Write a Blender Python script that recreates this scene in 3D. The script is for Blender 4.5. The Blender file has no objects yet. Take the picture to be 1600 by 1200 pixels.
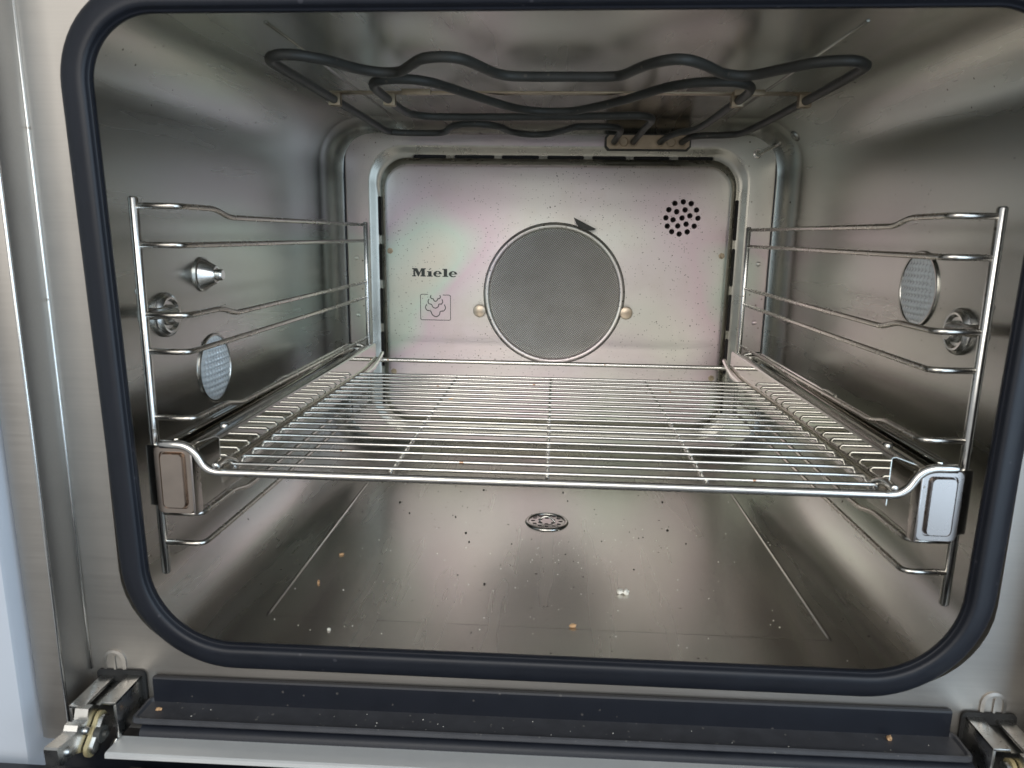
import bpy, bmesh, math, random
from mathutils import Vector, Matrix
S = 0.001                                   # everything below is written in millimetres
PI = math.pi
scene = bpy.context.scene
col = scene.collection

# ------------------------------------------------------------------ camera
cam = bpy.data.cameras.new('camera'); cam_o = bpy.data.objects.new('camera', cam); col.objects.link(cam_o)
pitch, yaw, roll = math.radians(-11.74), math.radians(3.27), math.radians(-0.82)
Rm = (Matrix.Rotation(yaw, 3, 'Z') @ Matrix.Rotation(pitch, 3, 'X') @ Matrix.Rotation(roll, 3, 'Y'))
r_, f_, u_ = Rm.col[0], Rm.col[1], Rm.col[2]
M = Matrix((r_, u_, -f_)).transposed().to_4x4()
M.translation = Vector((1.88, -366.58, 94.63)) * S
cam_o.matrix_world = M
cam.sensor_width = 36; cam.lens = 25.2; cam.clip_start = 0.01; cam.clip_end = 50
cam.dof.use_dof = True; cam.dof.focus_distance = 0.55; cam.dof.aperture_fstop = 16
scene.camera = cam_o

# ------------------------------------------------------------------ light
world = bpy.data.worlds.new('World'); scene.world = world; world.use_nodes = True
bg = world.node_tree.nodes['Background']; bg.inputs[0].default_value = (0.93, 0.97, 1.0, 1); bg.inputs[1].default_value = 0.36

def area(name, loc, target, sx, sy, power, color):
    l = bpy.data.lights.new(name, 'AREA'); l.shape = 'RECTANGLE'; l.size = sx; l.size_y = sy
    l.energy = power; l.color = color
    o = bpy.data.objects.new(name, l); col.objects.link(o)
    o.location = loc
    o.rotation_euler = (Vector(target) - Vector(loc)).to_track_quat('-Z', 'Y').to_euler()
    return o
area('window_light', (1.45, -1.35, 0.25), (0, 0.1, 0), 1.6, 2.0, 24, (0.62, 0.81, 1.0))
area('wall_light', (-0.75, -2.1, 0.70), (0, 0.15, 0), 1.6, 1.4, 15, (1.0, 0.95, 0.88))
area('ceiling_bounce_fill', (0.1, -1.9, 1.00), (0, 0.3, 0), 1.8, 1.0, 17, (1.0, 0.98, 0.95))  # added fill imitating ceiling bounce, placed to brighten the rear panel

scene.view_settings.view_transform = 'Standard'; scene.view_settings.look = 'None'
scene.view_settings.exposure = 0.05; scene.view_settings.gamma = 1.0
scene.view_settings.use_curve_mapping = False
scene.render.engine = 'CYCLES'
cy = scene.cycles
cy.use_denoising = True; cy.max_bounces = 14; cy.glossy_bounces = 10; cy.diffuse_bounces = 5
cy.transmission_bounces = 6; cy.sample_clamp_indirect = 4.0; cy.caustics_reflective = True; cy.blur_glossy = 0.05

# ------------------------------------------------------------------ materials
def nodes(name):
    m = bpy.data.materials.new(name); m.use_nodes = True
    nt = m.node_tree; return m, nt, nt.nodes['Principled BSDF']
def N(nt, t, **kw):
    n = nt.nodes.new(t)
    for k, v in kw.items():
        if k.startswith('i_'): n.inputs[k[2:].replace('_', ' ')].default_value = v
        else: setattr(n, k, v)
    return n
def coords(nt, scale=(1, 1, 1), rot=(0, 0, 0)):
    tc = N(nt, 'ShaderNodeTexCoord'); mp = N(nt, 'ShaderNodeMapping')
    mp.inputs['Scale'].default_value = scale; mp.inputs['Rotation'].default_value = rot
    nt.links.new(tc.outputs['Object'], mp.inputs['Vector']); return mp.outputs['Vector']
def noise(nt, vec, scale, detail=3, rough=.55):
    n = N(nt, 'ShaderNodeTexNoise'); n.inputs['Scale'].default_value = scale
    n.inputs['Detail'].default_value = detail; n.inputs['Roughness'].default_value = rough
    nt.links.new(vec, n.inputs['Vector']); return n
def ramp(nt, fac, stops, interp='LINEAR'):
    r = N(nt, 'ShaderNodeValToRGB'); r.color_ramp.interpolation = interp
    e = r.color_ramp.elements
    while len(e) < len(stops): e.new(0.5)
    for el, (p, c) in zip(e, stops):
        el.position = p; el.color = (c, c, c, 1) if isinstance(c, (int, float)) else (*c, 1)
    nt.links.new(fac, r.inputs['Fac']); return r.outputs['Color']
def mix(nt, fac, a, b, mode='MIX'):
    m = N(nt, 'ShaderNodeMix', data_type='RGBA', blend_type=mode)
    for k, v in (('Factor', fac), ('A', a), ('B', b)):
        s = [i for i in m.inputs if i.name == k and i.enabled][0]
        if hasattr(v, 'is_linked') or hasattr(v, 'links'): nt.links.new(v, s)
        else: s.default_value = v if k == 'Factor' else (*v, 1)
    return [o for o in m.outputs if o.enabled][0]
def mth(nt, op, a, b=0.5):
    m = N(nt, 'ShaderNodeMath', operation=op)
    for i, v in enumerate((a, b)):
        if hasattr(v, 'links'): nt.links.new(v, m.inputs[i])
        else: m.inputs[i].default_value = v
    return m.outputs[0]
def specks(nt, vec, scale, size, density):
    """mask of small scattered spots: 1 on a spot"""
    v = N(nt, 'ShaderNodeTexVoronoi'); v.inputs['Scale'].default_value = scale
    nt.links.new(vec, v.inputs['Vector'])
    sep = N(nt, 'ShaderNodeSeparateColor'); nt.links.new(v.outputs['Color'], sep.inputs[0])
    near = mth(nt, 'LESS_THAN', v.outputs['Distance'], mth(nt, 'MULTIPLY', sep.outputs[1], size))
    return mth(nt, 'MULTIPLY', near, mth(nt, 'LESS_THAN', sep.outputs[0], density))

def linen_steel(name, base, rough, tint=None, weave=900., weave_amt=.05, speck=.0, plane='XZ', soil=None, streak=(1, 1, 1), dens=None):
    """structured stainless steel with a fine linen pattern, oven soil and heat tint"""
    m, nt, b = nodes(name)
    vec = coords(nt)
    big = noise(nt, coords(nt, streak), 9, 3)
    fine = noise(nt, vec, 420, 2)
    c = mix(nt, big.outputs[0], tuple(x * .86 for x in base), tuple(min(1, x * 1.1) for x in base))
    if tint:
        tn = noise(nt, coords(nt, tint['scale']), 1.0, 1.5, .4)
        tc = ramp(nt, tn.outputs[0], tint['stops'])
        c = mix(nt, tint['amt'], c, tc, 'MULTIPLY')
    if soil:
        sn = noise(nt, coords(nt, (1, 1.6, 1)), 16, 6, .65)
        sm = ramp(nt, sn.outputs[0], [(.52, 0), (.72, 1)])
        c = mix(nt, mth(nt, 'MULTIPLY', sm, soil[0]), c, soil[1])
    if speck:
        sp = specks(nt, vec, 170, .20, speck)
        sp2 = specks(nt, vec, 400, .27, speck * 1.6)
        both = mth(nt, 'MAXIMUM', sp, sp2)
        if dens:      # spatter thins out with height
            cl = noise(nt, vec, 11, 2); both = mth(nt, 'MULTIPLY', both, ramp(nt, cl.outputs[0], [(.36, 0), (.56, 1)]))
        c = mix(nt, mth(nt, 'MULTIPLY', both, .85), c, (.06, .042, .028))
    nt.links.new(c, b.inputs['Base Color'])
    b.inputs['Metallic'].default_value = 1.0
    rr = mth(nt, 'ADD', mth(nt, 'MULTIPLY', big.outputs[0], .10), mth(nt, 'ADD', mth(nt, 'MULTIPLY', fine.outputs[0], .03 if weave_amt else .0), rough - .065))
    nt.links.new(rr, b.inputs['Roughness'])
    if not weave_amt: return m
    # linen relief: crossed sines
    sep = N(nt, 'ShaderNodeSeparateXYZ'); nt.links.new(vec, sep.inputs[0])
    ia, ib = {'XZ': (0, 2), 'YZ': (1, 2), 'XY': (0, 1)}[plane]
    k = 2 * PI * weave
    sa = mth(nt, 'SINE', mth(nt, 'MULTIPLY', mth(nt, 'ADD', sep.outputs[ia], sep.outputs[ib]), k * .71))
    sb = mth(nt, 'SINE', mth(nt, 'MULTIPLY', mth(nt, 'SUBTRACT', sep.outputs[ia], sep.outputs[ib]), k * .71))
    h = mth(nt, 'ADD', mth(nt, 'MULTIPLY', mth(nt, 'MULTIPLY', sa, sb), .5), mth(nt, 'MULTIPLY', fine.outputs[0], .12))
    bp = N(nt, 'ShaderNodeBump'); bp.inputs['Strength'].default_value = weave_amt * 4; bp.inputs['Distance'].default_value = .00006
    nt.links.new(h, bp.inputs['Height']); nt.links.new(bp.outputs[0], b.inputs['Normal'])
    return m

def brushed_steel(name, base, rough, stretch=(900, 900, 12), wav=0.0):
    m, nt, b = nodes(name)
    g = noise(nt, coords(nt, stretch), 1.0, 4, .6)
    big = noise(nt, coords(nt), 12, 3)
    c = mix(nt, g.outputs[0], tuple(x * .9 for x in base), tuple(min(1, x * 1.08) for x in base))
    blot = noise(nt, coords(nt), 35, 5, .6)
    c = mix(nt, mth(nt, 'MULTIPLY', ramp(nt, blot.outputs[0], [(.5, 0), (.75, 1)]), .25), c, tuple(x * .75 for x in base))
    nt.links.new(c, b.inputs['Base Color']); b.inputs['Metallic'].default_value = 1
    nt.links.new(mth(nt, 'ADD', mth(nt, 'MULTIPLY', g.outputs[0], .15), mth(nt, 'ADD', mth(nt, 'MULTIPLY', big.outputs[0], .12), rough - .12)), b.inputs['Roughness'])
    bp = N(nt, 'ShaderNodeBump'); bp.inputs['Strength'].default_value = .25; bp.inputs['Distance'].default_value = .00008
    nt.links.new(mth(nt, 'ADD', g.outputs[0], mth(nt, 'MULTIPLY', big.outputs[0], wav)), bp.inputs['Height']); nt.links.new(bp.outputs[0], b.inputs['Normal'])
    return m

def plain(name, base, rough, metal=0., nscale=60, var=.15, rvar=.12, bump=0., spot=None, coat=0., spec=.5):
    m, nt, b = nodes(name)
    oi = N(nt, 'ShaderNodeObjectInfo'); va = N(nt, 'ShaderNodeVectorMath', operation='ADD')   # alike pieces wear differently
    nt.links.new(coords(nt), va.inputs[0]); nt.links.new(oi.outputs['Random'], va.inputs[1]); vec = va.outputs[0]
    n = noise(nt, vec, nscale, 4)
    c = mix(nt, n.outputs[0], tuple(x * (1 - var) for x in base), tuple(min(1, x * (1 + var)) for x in base))
    if spot:
        sm = specks(nt, vec, spot[0], .34, spot[1]); c = mix(nt, mth(nt, 'MULTIPLY', sm, spot[3] if len(spot) > 3 else .8), c, spot[2])
    nt.links.new(c, b.inputs['Base Color']); b.inputs['Metallic'].default_value = metal
    nt.links.new(mth(nt, 'ADD', mth(nt, 'MULTIPLY', n.outputs[0], rvar), rough - rvar / 2), b.inputs['Roughness'])
    b.inputs['Coat Weight'].default_value = coat; b.inputs['Specular IOR Level'].default_value = spec
    if bump:
        bp = N(nt, 'ShaderNodeBump'); bp.inputs['Strength'].default_value = bump; bp.inputs['Distance'].default_value = .0003
        n2 = noise(nt, vec, nscale * 8, 3); nt.links.new(n2.outputs[0], bp.inputs['Height']); nt.links.new(bp.outputs[0], b.inputs['Normal'])
    return m

HEAT = [(.30, (.86, .96, .88)), (.41, (1, .98, .94)), (.50, (1, .90, .94)), (.58, (.96, .80, .88)), (.66, (.86, .97, .88)), (.76, (1, .93, .83))]
MAT = {}
MAT['liner'] = linen_steel('liner_steel', (.565, .56, .53), .28, dict(scale=(5, 5, 5), stops=[(.3, (.93, .98, .94)), (.5, (1, 1, .98)), (.68, (1, .95, .96))], amt=.9), 380, .0, .03, 'YZ', (.05, (.34, .31, .25)), streak=(5, .5, 5))
MAT['panel'] = linen_steel('panel_steel', (.71, .70, .68), .42, dict(scale=(6.5, 6.5, 8), stops=HEAT, amt=1.), 400, .16, .30, 'XZ', (.25, (.52, .45, .36)), dens=True)
MAT['groove_shade'] = plain('shaded_groove_steel', (.36, .35, .31), .28, 1, 50, .3, .1)  # dark reflection of the side walls put into the groove colour
MAT['border_shade'] = linen_steel('shaded_border_steel', (.44, .43, .41), .36, dict(scale=(6.5, 6.5, 8), stops=HEAT, amt=.8), 400, .14, .30, 'XZ', (.2, (.46, .42, .35)), dens=True)  # darker copy of the panel steel, shade at the rim put into its colour
MAT['frame'] = brushed_steel('brushed_frame_steel', (.43, .405, .375), .44, (14, 900, 900), 3.)
MAT['chrome'] = plain('polished_wire_steel', (.80, .79, .76), .24, 1, 90, .12, .14, 0, (260, .10, (.25, .2, .14), .6))
MAT['rack'] = plain('rack_wire_steel', (.74, .725, .69), .24, 1, 70, .12, .12, 0, (240, .03, (.35, .17, .07), .75))
MAT['rung'] = plain('rung_steel', (.62, .59, .54), .26, 1, 90, .2, .16, 0, (300, .12, (.2, .15, .1), .6))
MAT['mirror'] = plain('polished_runner_steel', (.58, .57, .53), .05, 1, 30, .1, .04)
MAT['runner'] = plain('runner_steel', (.48, .47, .44), .22, 1, 40, .15, .1)
MAT['cap'] = plain('cap_steel', (.46, .43, .415), .28, 1, 60, .1, .12, 0, (300, .06, (.2, .15, .1), .5))
MAT['capbrown'] = plain('brown_cap_steel', (.50, .42, .36), .24, 1, 70, .18, .12, 0, (300, .08, (.7, .66, .6), .5))  # browner steel, used on one end cap only
MAT['heater'] = plain('heater_tube_oxide', (.050, .050, .045), .52, .2, 60, .6, .3, .5, (300, .2, (.12, .105, .085), .7))
MAT['rubber'] = plain('seal_rubber', (.010, .012, .018), .44, 0, 60, .25, .16, .15, (260, .05, (.06, .06, .07), .5), 0., .38)
MAT['plastic'] = plain('gutter_plastic', (.009, .011, .017), .42, 0, 50, .2, .14, .1, (420, .05, (.12, .11, .10), .5), 0., .36)
MAT['dusty'] = plain('dusty_tray_plastic', (.045, .046, .052), .42, 0, 90, .35, .2, .15, (420, .14, (.2, .19, .17), .5))
MAT['dark'] = plain('opening_dark_black', (.01, .01, .01), .8, 0)  # flat black standing in for the dark inside openings
MAT['print'] = plain('etched_lettering', (.045, .05, .045), .5, .2)
MAT['glass'] = plain('door_glass', (.012, .011, .012), .07, 0, 40, .2, .04, 0, None, .5)
MAT['strip'] = plain('door_edge_metal', (.72, .73, .72), .45, .4, 60, .05, .06)
MAT['zinc'] = plain('zinc_hinge_steel', (.60, .60, .58), .28, 1, 120, .2, .2, 0, (300, .08, (.16, .12, .07), .5))
MAT['brass'] = plain('bushing_yellow', (.45, .37, .20), .4, .3, 120, .3, .2)
MAT['panelwhite'] = plain('cabinet_lacquer', (.52, .56, .62), .38, 0, 20, .03, .05)
MAT['rust'] = plain('terminal_ceramic_plate', (.46, .37, .27), .42, .8, 110, .3, .2, .2)
MAT['bracket'] = plain('bracket_brown_steel', (.40, .33, .24), .4, .9, 60, .35, .2, .2)
MAT['stud'] = plain('stud_bronze', (.56, .47, .37), .36, 1, 200, .2, .2)
MAT['lens'] = plain('lens_glass', (.80, .85, .88), .22, .4, 100, .1, .06, 0, None, .4)
MAT['crumbw'] = plain('crumb_white', (.80, .78, .70), .8, 0, 300, .1, .1, .5)
MAT['crumbo'] = plain('crumb_toasted', (.58, .36, .19), .8, 0, 300, .25, .1, .5)
MAT['crumbk'] = plain('crumb_burnt', (.025, .02, .016), .8, 0, 300, .2, .1, .5)

# mesh filter: woven wire cloth, far too fine to build wire by wire
def woven(name):
    m, nt, b = nodes(name)
    sep = N(nt, 'ShaderNodeSeparateXYZ'); nt.links.new(coords(nt, (1, 1, 1), (0, math.radians(12), 0)), sep.inputs[0])
    k = 2 * PI * 400
    sx = mth(nt, 'SINE', mth(nt, 'MULTIPLY', sep.outputs[0], k)); sz = mth(nt, 'SINE', mth(nt, 'MULTIPLY', sep.outputs[2], k))
    w = mth(nt, 'MULTIPLY', sx, sz)
    big = noise(nt, coords(nt), 30, 6, .7)
    c = ramp(nt, mth(nt, 'ADD', mth(nt, 'MULTIPLY', w, .36), .5), [(.2, (.16, .155, .145)), (.5, (.42, .41, .39)), (.8, (.85, .83, .79))])
    c = mix(nt, ramp(nt, big.outputs[0], [(.38, 0), (.7, .4)]), c, (.30, .275, .235))
    dst = noise(nt, coords(nt), 9, 3); c = mix(nt, ramp(nt, dst.outputs[0], [(.45, 0), (.7, .3)]), c, (.72, .71, .68))
    nt.links.new(c, b.inputs['Base Color']); b.inputs['Metallic'].default_value = .8; b.inputs['Roughness'].default_value = .5
    bp = N(nt, 'ShaderNodeBump'); bp.inputs['Strength'].default_value = .8; bp.inputs['Distance'].default_value = .0004
    nt.links.new(w, bp.inputs['Height']); nt.links.new(bp.outputs[0], b.inputs['Normal'])
    return m
MAT['woven'] = woven('woven_wire_cloth')

# ------------------------------------------------------------------ mesh helpers
def V(x, y, z): return Vector((x * S, y * S, z * S))
def finish(name, bm, mat, parent=None, smooth=40):
    bmesh.ops.remove_doubles(bm, verts=bm.verts, dist=1e-7)
    bmesh.ops.recalc_face_normals(bm, faces=bm.faces)
    me = bpy.data.meshes.new(name); bm.to_mesh(me); bm.free()
    return link(name, me, mat, parent, smooth)
def link(name, me, mat, parent=None, smooth=40):
    if mat is not None:
        me.materials.clear(); me.materials.append(MAT[mat])
    if smooth:
        for p in me.polygons: p.use_smooth = True
        me.set_sharp_from_angle(angle=math.radians(smooth))
    o = bpy.data.objects.new(name, me); col.objects.link(o)
    if parent is not None:
        o.parent = parent
        # parents are unrotated Empties or meshes: keep the child where it was modelled
        o.location = -world_loc(parent)
    return o
def world_loc(o):
    v = Vector((0, 0, 0))
    while o is not None: v = v + o.location; o = o.parent
    return v
def thing(name, label, cat, loc, group=None):
    o = bpy.data.objects.new(name, None); col.objects.link(o); o.empty_display_size = .01
    o.location = V(*loc); tag(o, label, cat, group); return o
def tag(o, label, cat, group=None):
    o['label'] = label; o['category'] = cat
    if group: o['group'] = group
    return o
def box(bm, x0, x1, y0, y1, z0, z1, bev=0.):
    m = Matrix.Translation(V((x0 + x1) / 2, (y0 + y1) / 2, (z0 + z1) / 2)) @ Matrix.Diagonal((abs(x1 - x0) * S, abs(y1 - y0) * S, abs(z1 - z0) * S, 1))
    r = bmesh.ops.create_cube(bm, size=1, matrix=m)
    if bev:
        es = list({e for v in r['verts'] for e in v.link_edges})
        bmesh.ops.bevel(bm, geom=es, offset=bev * S, segments=2, profile=.5, affect='EDGES')
def catmull(pts, n=6):
    P = [Vector(p) for p in pts]; out = []
    for i in range(len(P) - 1):
        p0 = P[max(i - 1, 0)]; p1 = P[i]; p2 = P[i + 1]; p3 = P[min(i + 2, len(P) - 1)]
        for k in range(n):
            t = k / n
            out.append(.5 * ((2 * p1) + (p2 - p0) * t + (2 * p0 - 5 * p1 + 4 * p2 - p3) * t * t + (3 * p1 - p0 - 3 * p2 + p3) * t ** 3))
    out.append(P[-1]); return out
def fillet(pts, r, n=5):
    """polyline with rounded corners"""
    P = [Vector(p) for p in pts]; out = [P[0]]
    for i in range(1, len(P) - 1):
        a, b, c = P[i - 1], P[i], P[i + 1]
        d1, d2 = (a - b), (c - b)
        rr = min(r, d1.length * .48, d2.length * .48)
        p, q = b + d1.normalized() * rr, b + d2.normalized() * rr
        for k in range(n + 1):
            t = k / n; out.append(p * (1 - t) ** 2 + b * 2 * t * (1 - t) + q * t * t)
    out.append(P[-1]); return out
def tube(bm, pts, rad, seg=10, cap=True, dome=True):
    """pts in mm"""
    P = [Vector(p) * S for p in pts]; rad = rad * S
    rings = []; up = None
    for i, p in enumerate(P):
        t = (P[min(i + 1, len(P) - 1)] - P[max(i - 1, 0)]).normalized()
        if up is None:
            up = t.orthogonal().normalized()
        up = (up - t * up.dot(t)).normalized(); s = t.cross(up)
        rings.append((p, t, up.copy(), s))
    vs = []
    def ring(p, u, s, r): return [bm.verts.new(p + (u * math.cos(2 * PI * k / seg) + s * math.sin(2 * PI * k / seg)) * r) for k in range(seg)]
    if cap and dome:
        p, t, u, s = rings[0]; vs.append(ring(p - t * rad * .35, u, s, rad * .7))
    for p, t, u, s in rings: vs.append(ring(p, u, s, rad))
    if cap and dome:
        p, t, u, s = rings[-1]; vs.append(ring(p + t * rad * .35, u, s, rad * .7))
    for a, b in zip(vs, vs[1:]):
        for k in range(seg): bm.faces.new((a[k], a[(k + 1) % seg], b[(k + 1) % seg], b[k]))
    if cap:
        bm.faces.new(vs[0][::-1]); bm.faces.new(vs[-1])
def lathe(bm, prof, origin, axis, seg=32, close=True):
    """prof: (radius, height along axis) in mm"""
    ax = Vector(axis).normalized(); u = ax.orthogonal().normalized(); s = ax.cross(u); o = Vector(origin)
    rows = []
    for r, h in prof:
        if r <= 1e-6: rows.append([bm.verts.new((o + ax * h) * S)])
        else: rows.append([bm.verts.new((o + ax * h + (u * math.cos(2 * PI * k / seg) + s * math.sin(2 * PI * k / seg)) * r) * S) for k in range(seg)])
    for a, b in zip(rows, rows[1:]):
        for k in range(seg):
            k2 = (k + 1) % seg
            if len(a) == 1 and len(b) > 1: bm.faces.new((a[0], b[k], b[k2]))
            elif len(b) == 1 and len(a) > 1: bm.faces.new((a[k], a[k2], b[0]))
            elif len(a) > 1: bm.faces.new((a[k], a[k2], b[k2], b[k]))
def rrect(hx0, hx1, z0, z1, r, seg=10):
    """rounded rectangle in x,z; counter-clockwise seen from -y; constant point count"""
    out = []
    if not isinstance(r, tuple): r = (r, r)
    rt, rb = r[0], r[1]; rq = r[2] if len(r) > 2 else rt      # top, bottom and top corner at +x
    for cx, cz, a0, r in ((hx1 - rq, z1 - rq, 0, rq), (hx0 + rt, z1 - rt, 90, rt), (hx0 + rb, z0 + rb, 180, rb), (hx1 - rb, z0 + rb, 270, rb)):
        for k in range(seg + 1):
            a = math.radians(a0 + 90 * k / seg); out.append((cx + r * math.cos(a), cz + r * math.sin(a)))
    return out
def loft(bm, loops, closed=True):
    """loops: list of lists of mm points of equal length"""
    L = [[bm.verts.new(V(*p)) for p in l] for l in loops]
    n = len(L[0])
    for a, b in zip(L, L[1:]):
        for k in range(n if closed else n - 1):
            bm.faces.new((a[k], a[(k + 1) % n], b[(k + 1) % n], b[k]))
    return L
def prism(bm, poly, axis, a, b):
    """extrude a 2-D polygon (mm) along an axis: 'x' poly=(y,z), 'y' poly=(x,z), 'z' poly=(x,y)"""
    def p3(p, h): return {'x': V(h, p[0], p[1]), 'y': V(p[0], h, p[1]), 'z': V(p[0], p[1], h)}[axis]
    A = [bm.verts.new(p3(p, a)) for p in poly]; B = [bm.verts.new(p3(p, b)) for p in poly]
    n = len(poly)
    for k in range(n): bm.faces.new((A[k], A[(k + 1) % n], B[(k + 1) % n], B[k]))
    bm.faces.new(A[::-1]); bm.faces.new(B)
def cut(obj, cutter_bm):
    me = bpy.data.meshes.new('cutter'); bmesh.ops.recalc_face_normals(cutter_bm, faces=cutter_bm.faces); cutter_bm.to_mesh(me); cutter_bm.free()
    c = bpy.data.objects.new('cutter', me); col.objects.link(c)
    md = obj.modifiers.new('cut', 'BOOLEAN'); md.object = c; md.operation = 'DIFFERENCE'; md.solver = 'EXACT'
    c.location = -Vector((0, 0, 0))
    bpy.context.view_layer.update()
    ev = obj.evaluated_get(bpy.context.evaluated_depsgraph_get())
    new = bpy.data.meshes.new_from_object(ev); obj.modifiers.clear()
    old = obj.data; obj.data = new; new.name = old.name
    bpy.data.objects.remove(c); bpy.data.meshes.remove(me)
    for p in new.polygons: p.use_smooth = True
    new.set_sharp_from_angle(angle=math.radians(35))
def BM(): return bmesh.new()

# ================================================================== OVEN
oven = thing('built_in_oven', 'built-in oven with open stainless steel cavity framed by a dark rubber seal', 'oven', (0, 0, -138))
HX, ZF, ZC, YB = 233., -138., 206., 392.

# cavity liner -------------------------------------------------------
bm = BM(); loops = []
for y in (-12, 0, 60, 130, 200, 260, 320, YB - 38):
    loops.append([(x, y, z) for x, z in rrect(-HX, HX, ZF, ZC, (46, 50))])
for k in range(1, 8):
    a = PI / 2 * k / 7; ins = 38 * (1 - math.cos(a)); y = YB - 38 + 38 * math.sin(a)
    loops.append([(x, y, z) for x, z in rrect(-HX + ins, HX - ins, ZF + ins, ZC - ins, (46 - ins * .5, 50 - ins * .5))])
L = loft(bm, loops); bm.faces.new(L[-1])
liner = finish('cavity_liner', bm, 'liner', oven, 50)
for x in (-170.5, 170.5):
    bm = BM(); tube(bm, [(x, 27, ZF - 1.7), (x, 33, ZF - .5), (x, 120, ZF - .4), (x, 220, ZF - .4), (x, 314, ZF - .5), (x, 320, ZF - 1.7)], 1.5, 10); finish('floor_ridge', bm, 'liner', liner)
bm = BM(); tube(bm, [(-168, 29, ZF - 1.42), (0, 29, ZF - 1.42), (169, 29, ZF - 1.42)], 1.5, 8); finish('floor_ridge', bm, 'liner', liner)
for x in (-158.5, 160.5):
    bm = BM(); tube(bm, [(x, 46, ZC + .3), (x, 150, ZC + .3), (x, 350, ZC + .3)], 1.4, 10); finish('ceiling_ridge', bm, 'liner', liner)

# rear panel ---------------------------------------------------------
bm = BM(); PXL, PXR, PZ0, PZ1 = -214.5, 216.5, -126., 193.5
IXL, IXR, IZ0, IZ1 = -186., 187.5, -112., 177.
def pl(y, o, r): return [(x, y, z) for x, z in rrect(PXL + o, PXR - o, PZ0 + o, PZ1 - o, r)]
def il(y, o, r): return [(x, y, z) for x, z in rrect(IXL + o, IXR - o, IZ0 + o, IZ1 - o, r)]
loops = [pl(388.4, 0, 26), pl(382.6, 0, 26), pl(381.3, 1.3, 25), il(380.8, -5, 36), il(381.8, -2.6, 34.5), il(384.4, 1, 32), il(385.6, 4, 30), il(385.4, 7, 28), il(383.4, 9, 26.5), il(377.2, 12, 25), il(374.8, 14, 24), il(374, 17, 22)]
L = loft(bm, loops); bm.faces.new(L[0][::-1]); bm.faces.new(L[-1])
panel = finish('rear_panel', bm, 'panel', oven, 30)
panel.data.materials.append(MAT['groove_shade']); panel.data.materials.append(MAT['border_shade'])
for p in panel.data.polygons:
    cxp, cyp, czp = p.center / S
    if p.normal.y > .9: continue
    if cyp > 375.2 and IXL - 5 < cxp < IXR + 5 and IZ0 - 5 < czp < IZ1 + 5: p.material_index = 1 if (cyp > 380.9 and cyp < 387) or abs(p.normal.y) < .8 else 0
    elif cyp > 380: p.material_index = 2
bm = BM()
loft(bm, [pl(389.6, -1.6, 27.6), pl(383.6, -1.6, 27.6), pl(383.0, -.9, 27), pl(383.2, -.1, 26.1), pl(389.6, -.1, 26.1), pl(389.6, -1.6, 27.6)]); finish('panel_gasket', bm, 'rubber', oven, 40)
# vent slots and the round hole cluster
cb = BM()
def slot_h(x0, x1, z):
    prism(cb, [(x, zz) for x, zz in rrect(x0, x1, z - 1.7, z + 1.7, 1.6, 4)], 'y', 370, 391)
def slot_v(x, z0, z1):
    prism(cb, [(xx, z) for xx, z in rrect(x - 1.7, x + 1.7, z0, z1, 1.6, 4)], 'y', 370, 391)
XS = [(-145, -111), (-103, -62), (-55, -17), (-9, 28), (36, 70), (77, 113), (121, 156)]
for a, b in XS: slot_h(a, b, 171.5)
for sx, x in ((-1, -180.6), (1, 182.2)):
    for z0, z1 in ((92, 132), (46, 84), (0, 38), (-46, -8), (-90, -54)): slot_v(x, z0, z1)
HOLES = []
cx, cz, hr = 126.6, 113.6, 2.7
for px, py in ((1165, 293), (1191, 288), (1216, 293), (1147, 313), (1172, 319), (1198, 313), (1234, 313), (1139, 338), (1162, 344), (1190, 338), (1214, 331), (1240, 338), (1145, 364), (1178, 363), (1204, 357), (1230, 363), (1160, 381), (1184, 388), (1209, 381)):
    HOLES.append((cx + (px - 1190) / 3.2, cz - (py - 338) / 3.2))
for x, z in HOLES: prism(cb, [(x + hr * math.cos(2 * PI * k / 16), z + hr * math.sin(2 * PI * k / 16)) for k in range(16)], 'y', 370, 391)
panel.location = (0, 0, 0); panel.parent = None
cut(panel, cb)
panel.parent = oven; panel.location = -oven.location
bm = BM(); box(bm, -192, 194, 389, 391, -112, 184); finish('dark_backing', bm, 'dark', oven)  # black plate added so the slots and holes look dark
# screws, rivets, retaining studs
def hexscrew(x, z, y=374):
    bm = BM(); lathe(bm, [(0, 2.6), (1.6, 2.6), (1.9, 2.2), (1.9, .8), (3.2, .6), (3.3, -.4)], (x, y, z), (0, -1, 0), 6); return finish('screw', bm, 'bracket', panel, 30)
for x, z in ((-168, 77), (168, 77), (-166.4, -49), (166.4, -48)): hexscrew(x, z)
for x, z in ((-205, 69), (-205, 9.3), (207, 69.2), (207.4, 9.8)):
    bm = BM(); lathe(bm, [(0, 1.1), (1.6, .9), (2.3, .3), (2.4, -.4)], (x, 381.1, z), (0, -1, 0), 12); finish('rivet', bm, 'panel', panel)
for x, z in ((-75, 17.4), (75.4, 18.2)):
    bm = BM(); lathe(bm, [(0, 4.4), (5.8, 4.3), (6.4, 3.9), (6.5, 3.3), (6.3, 2.9), (2.6, 2.8), (2.6, -1)], (x, 374, z), (0, -1, 0), 28); finish('retaining_stud', bm, 'stud', panel)

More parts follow.
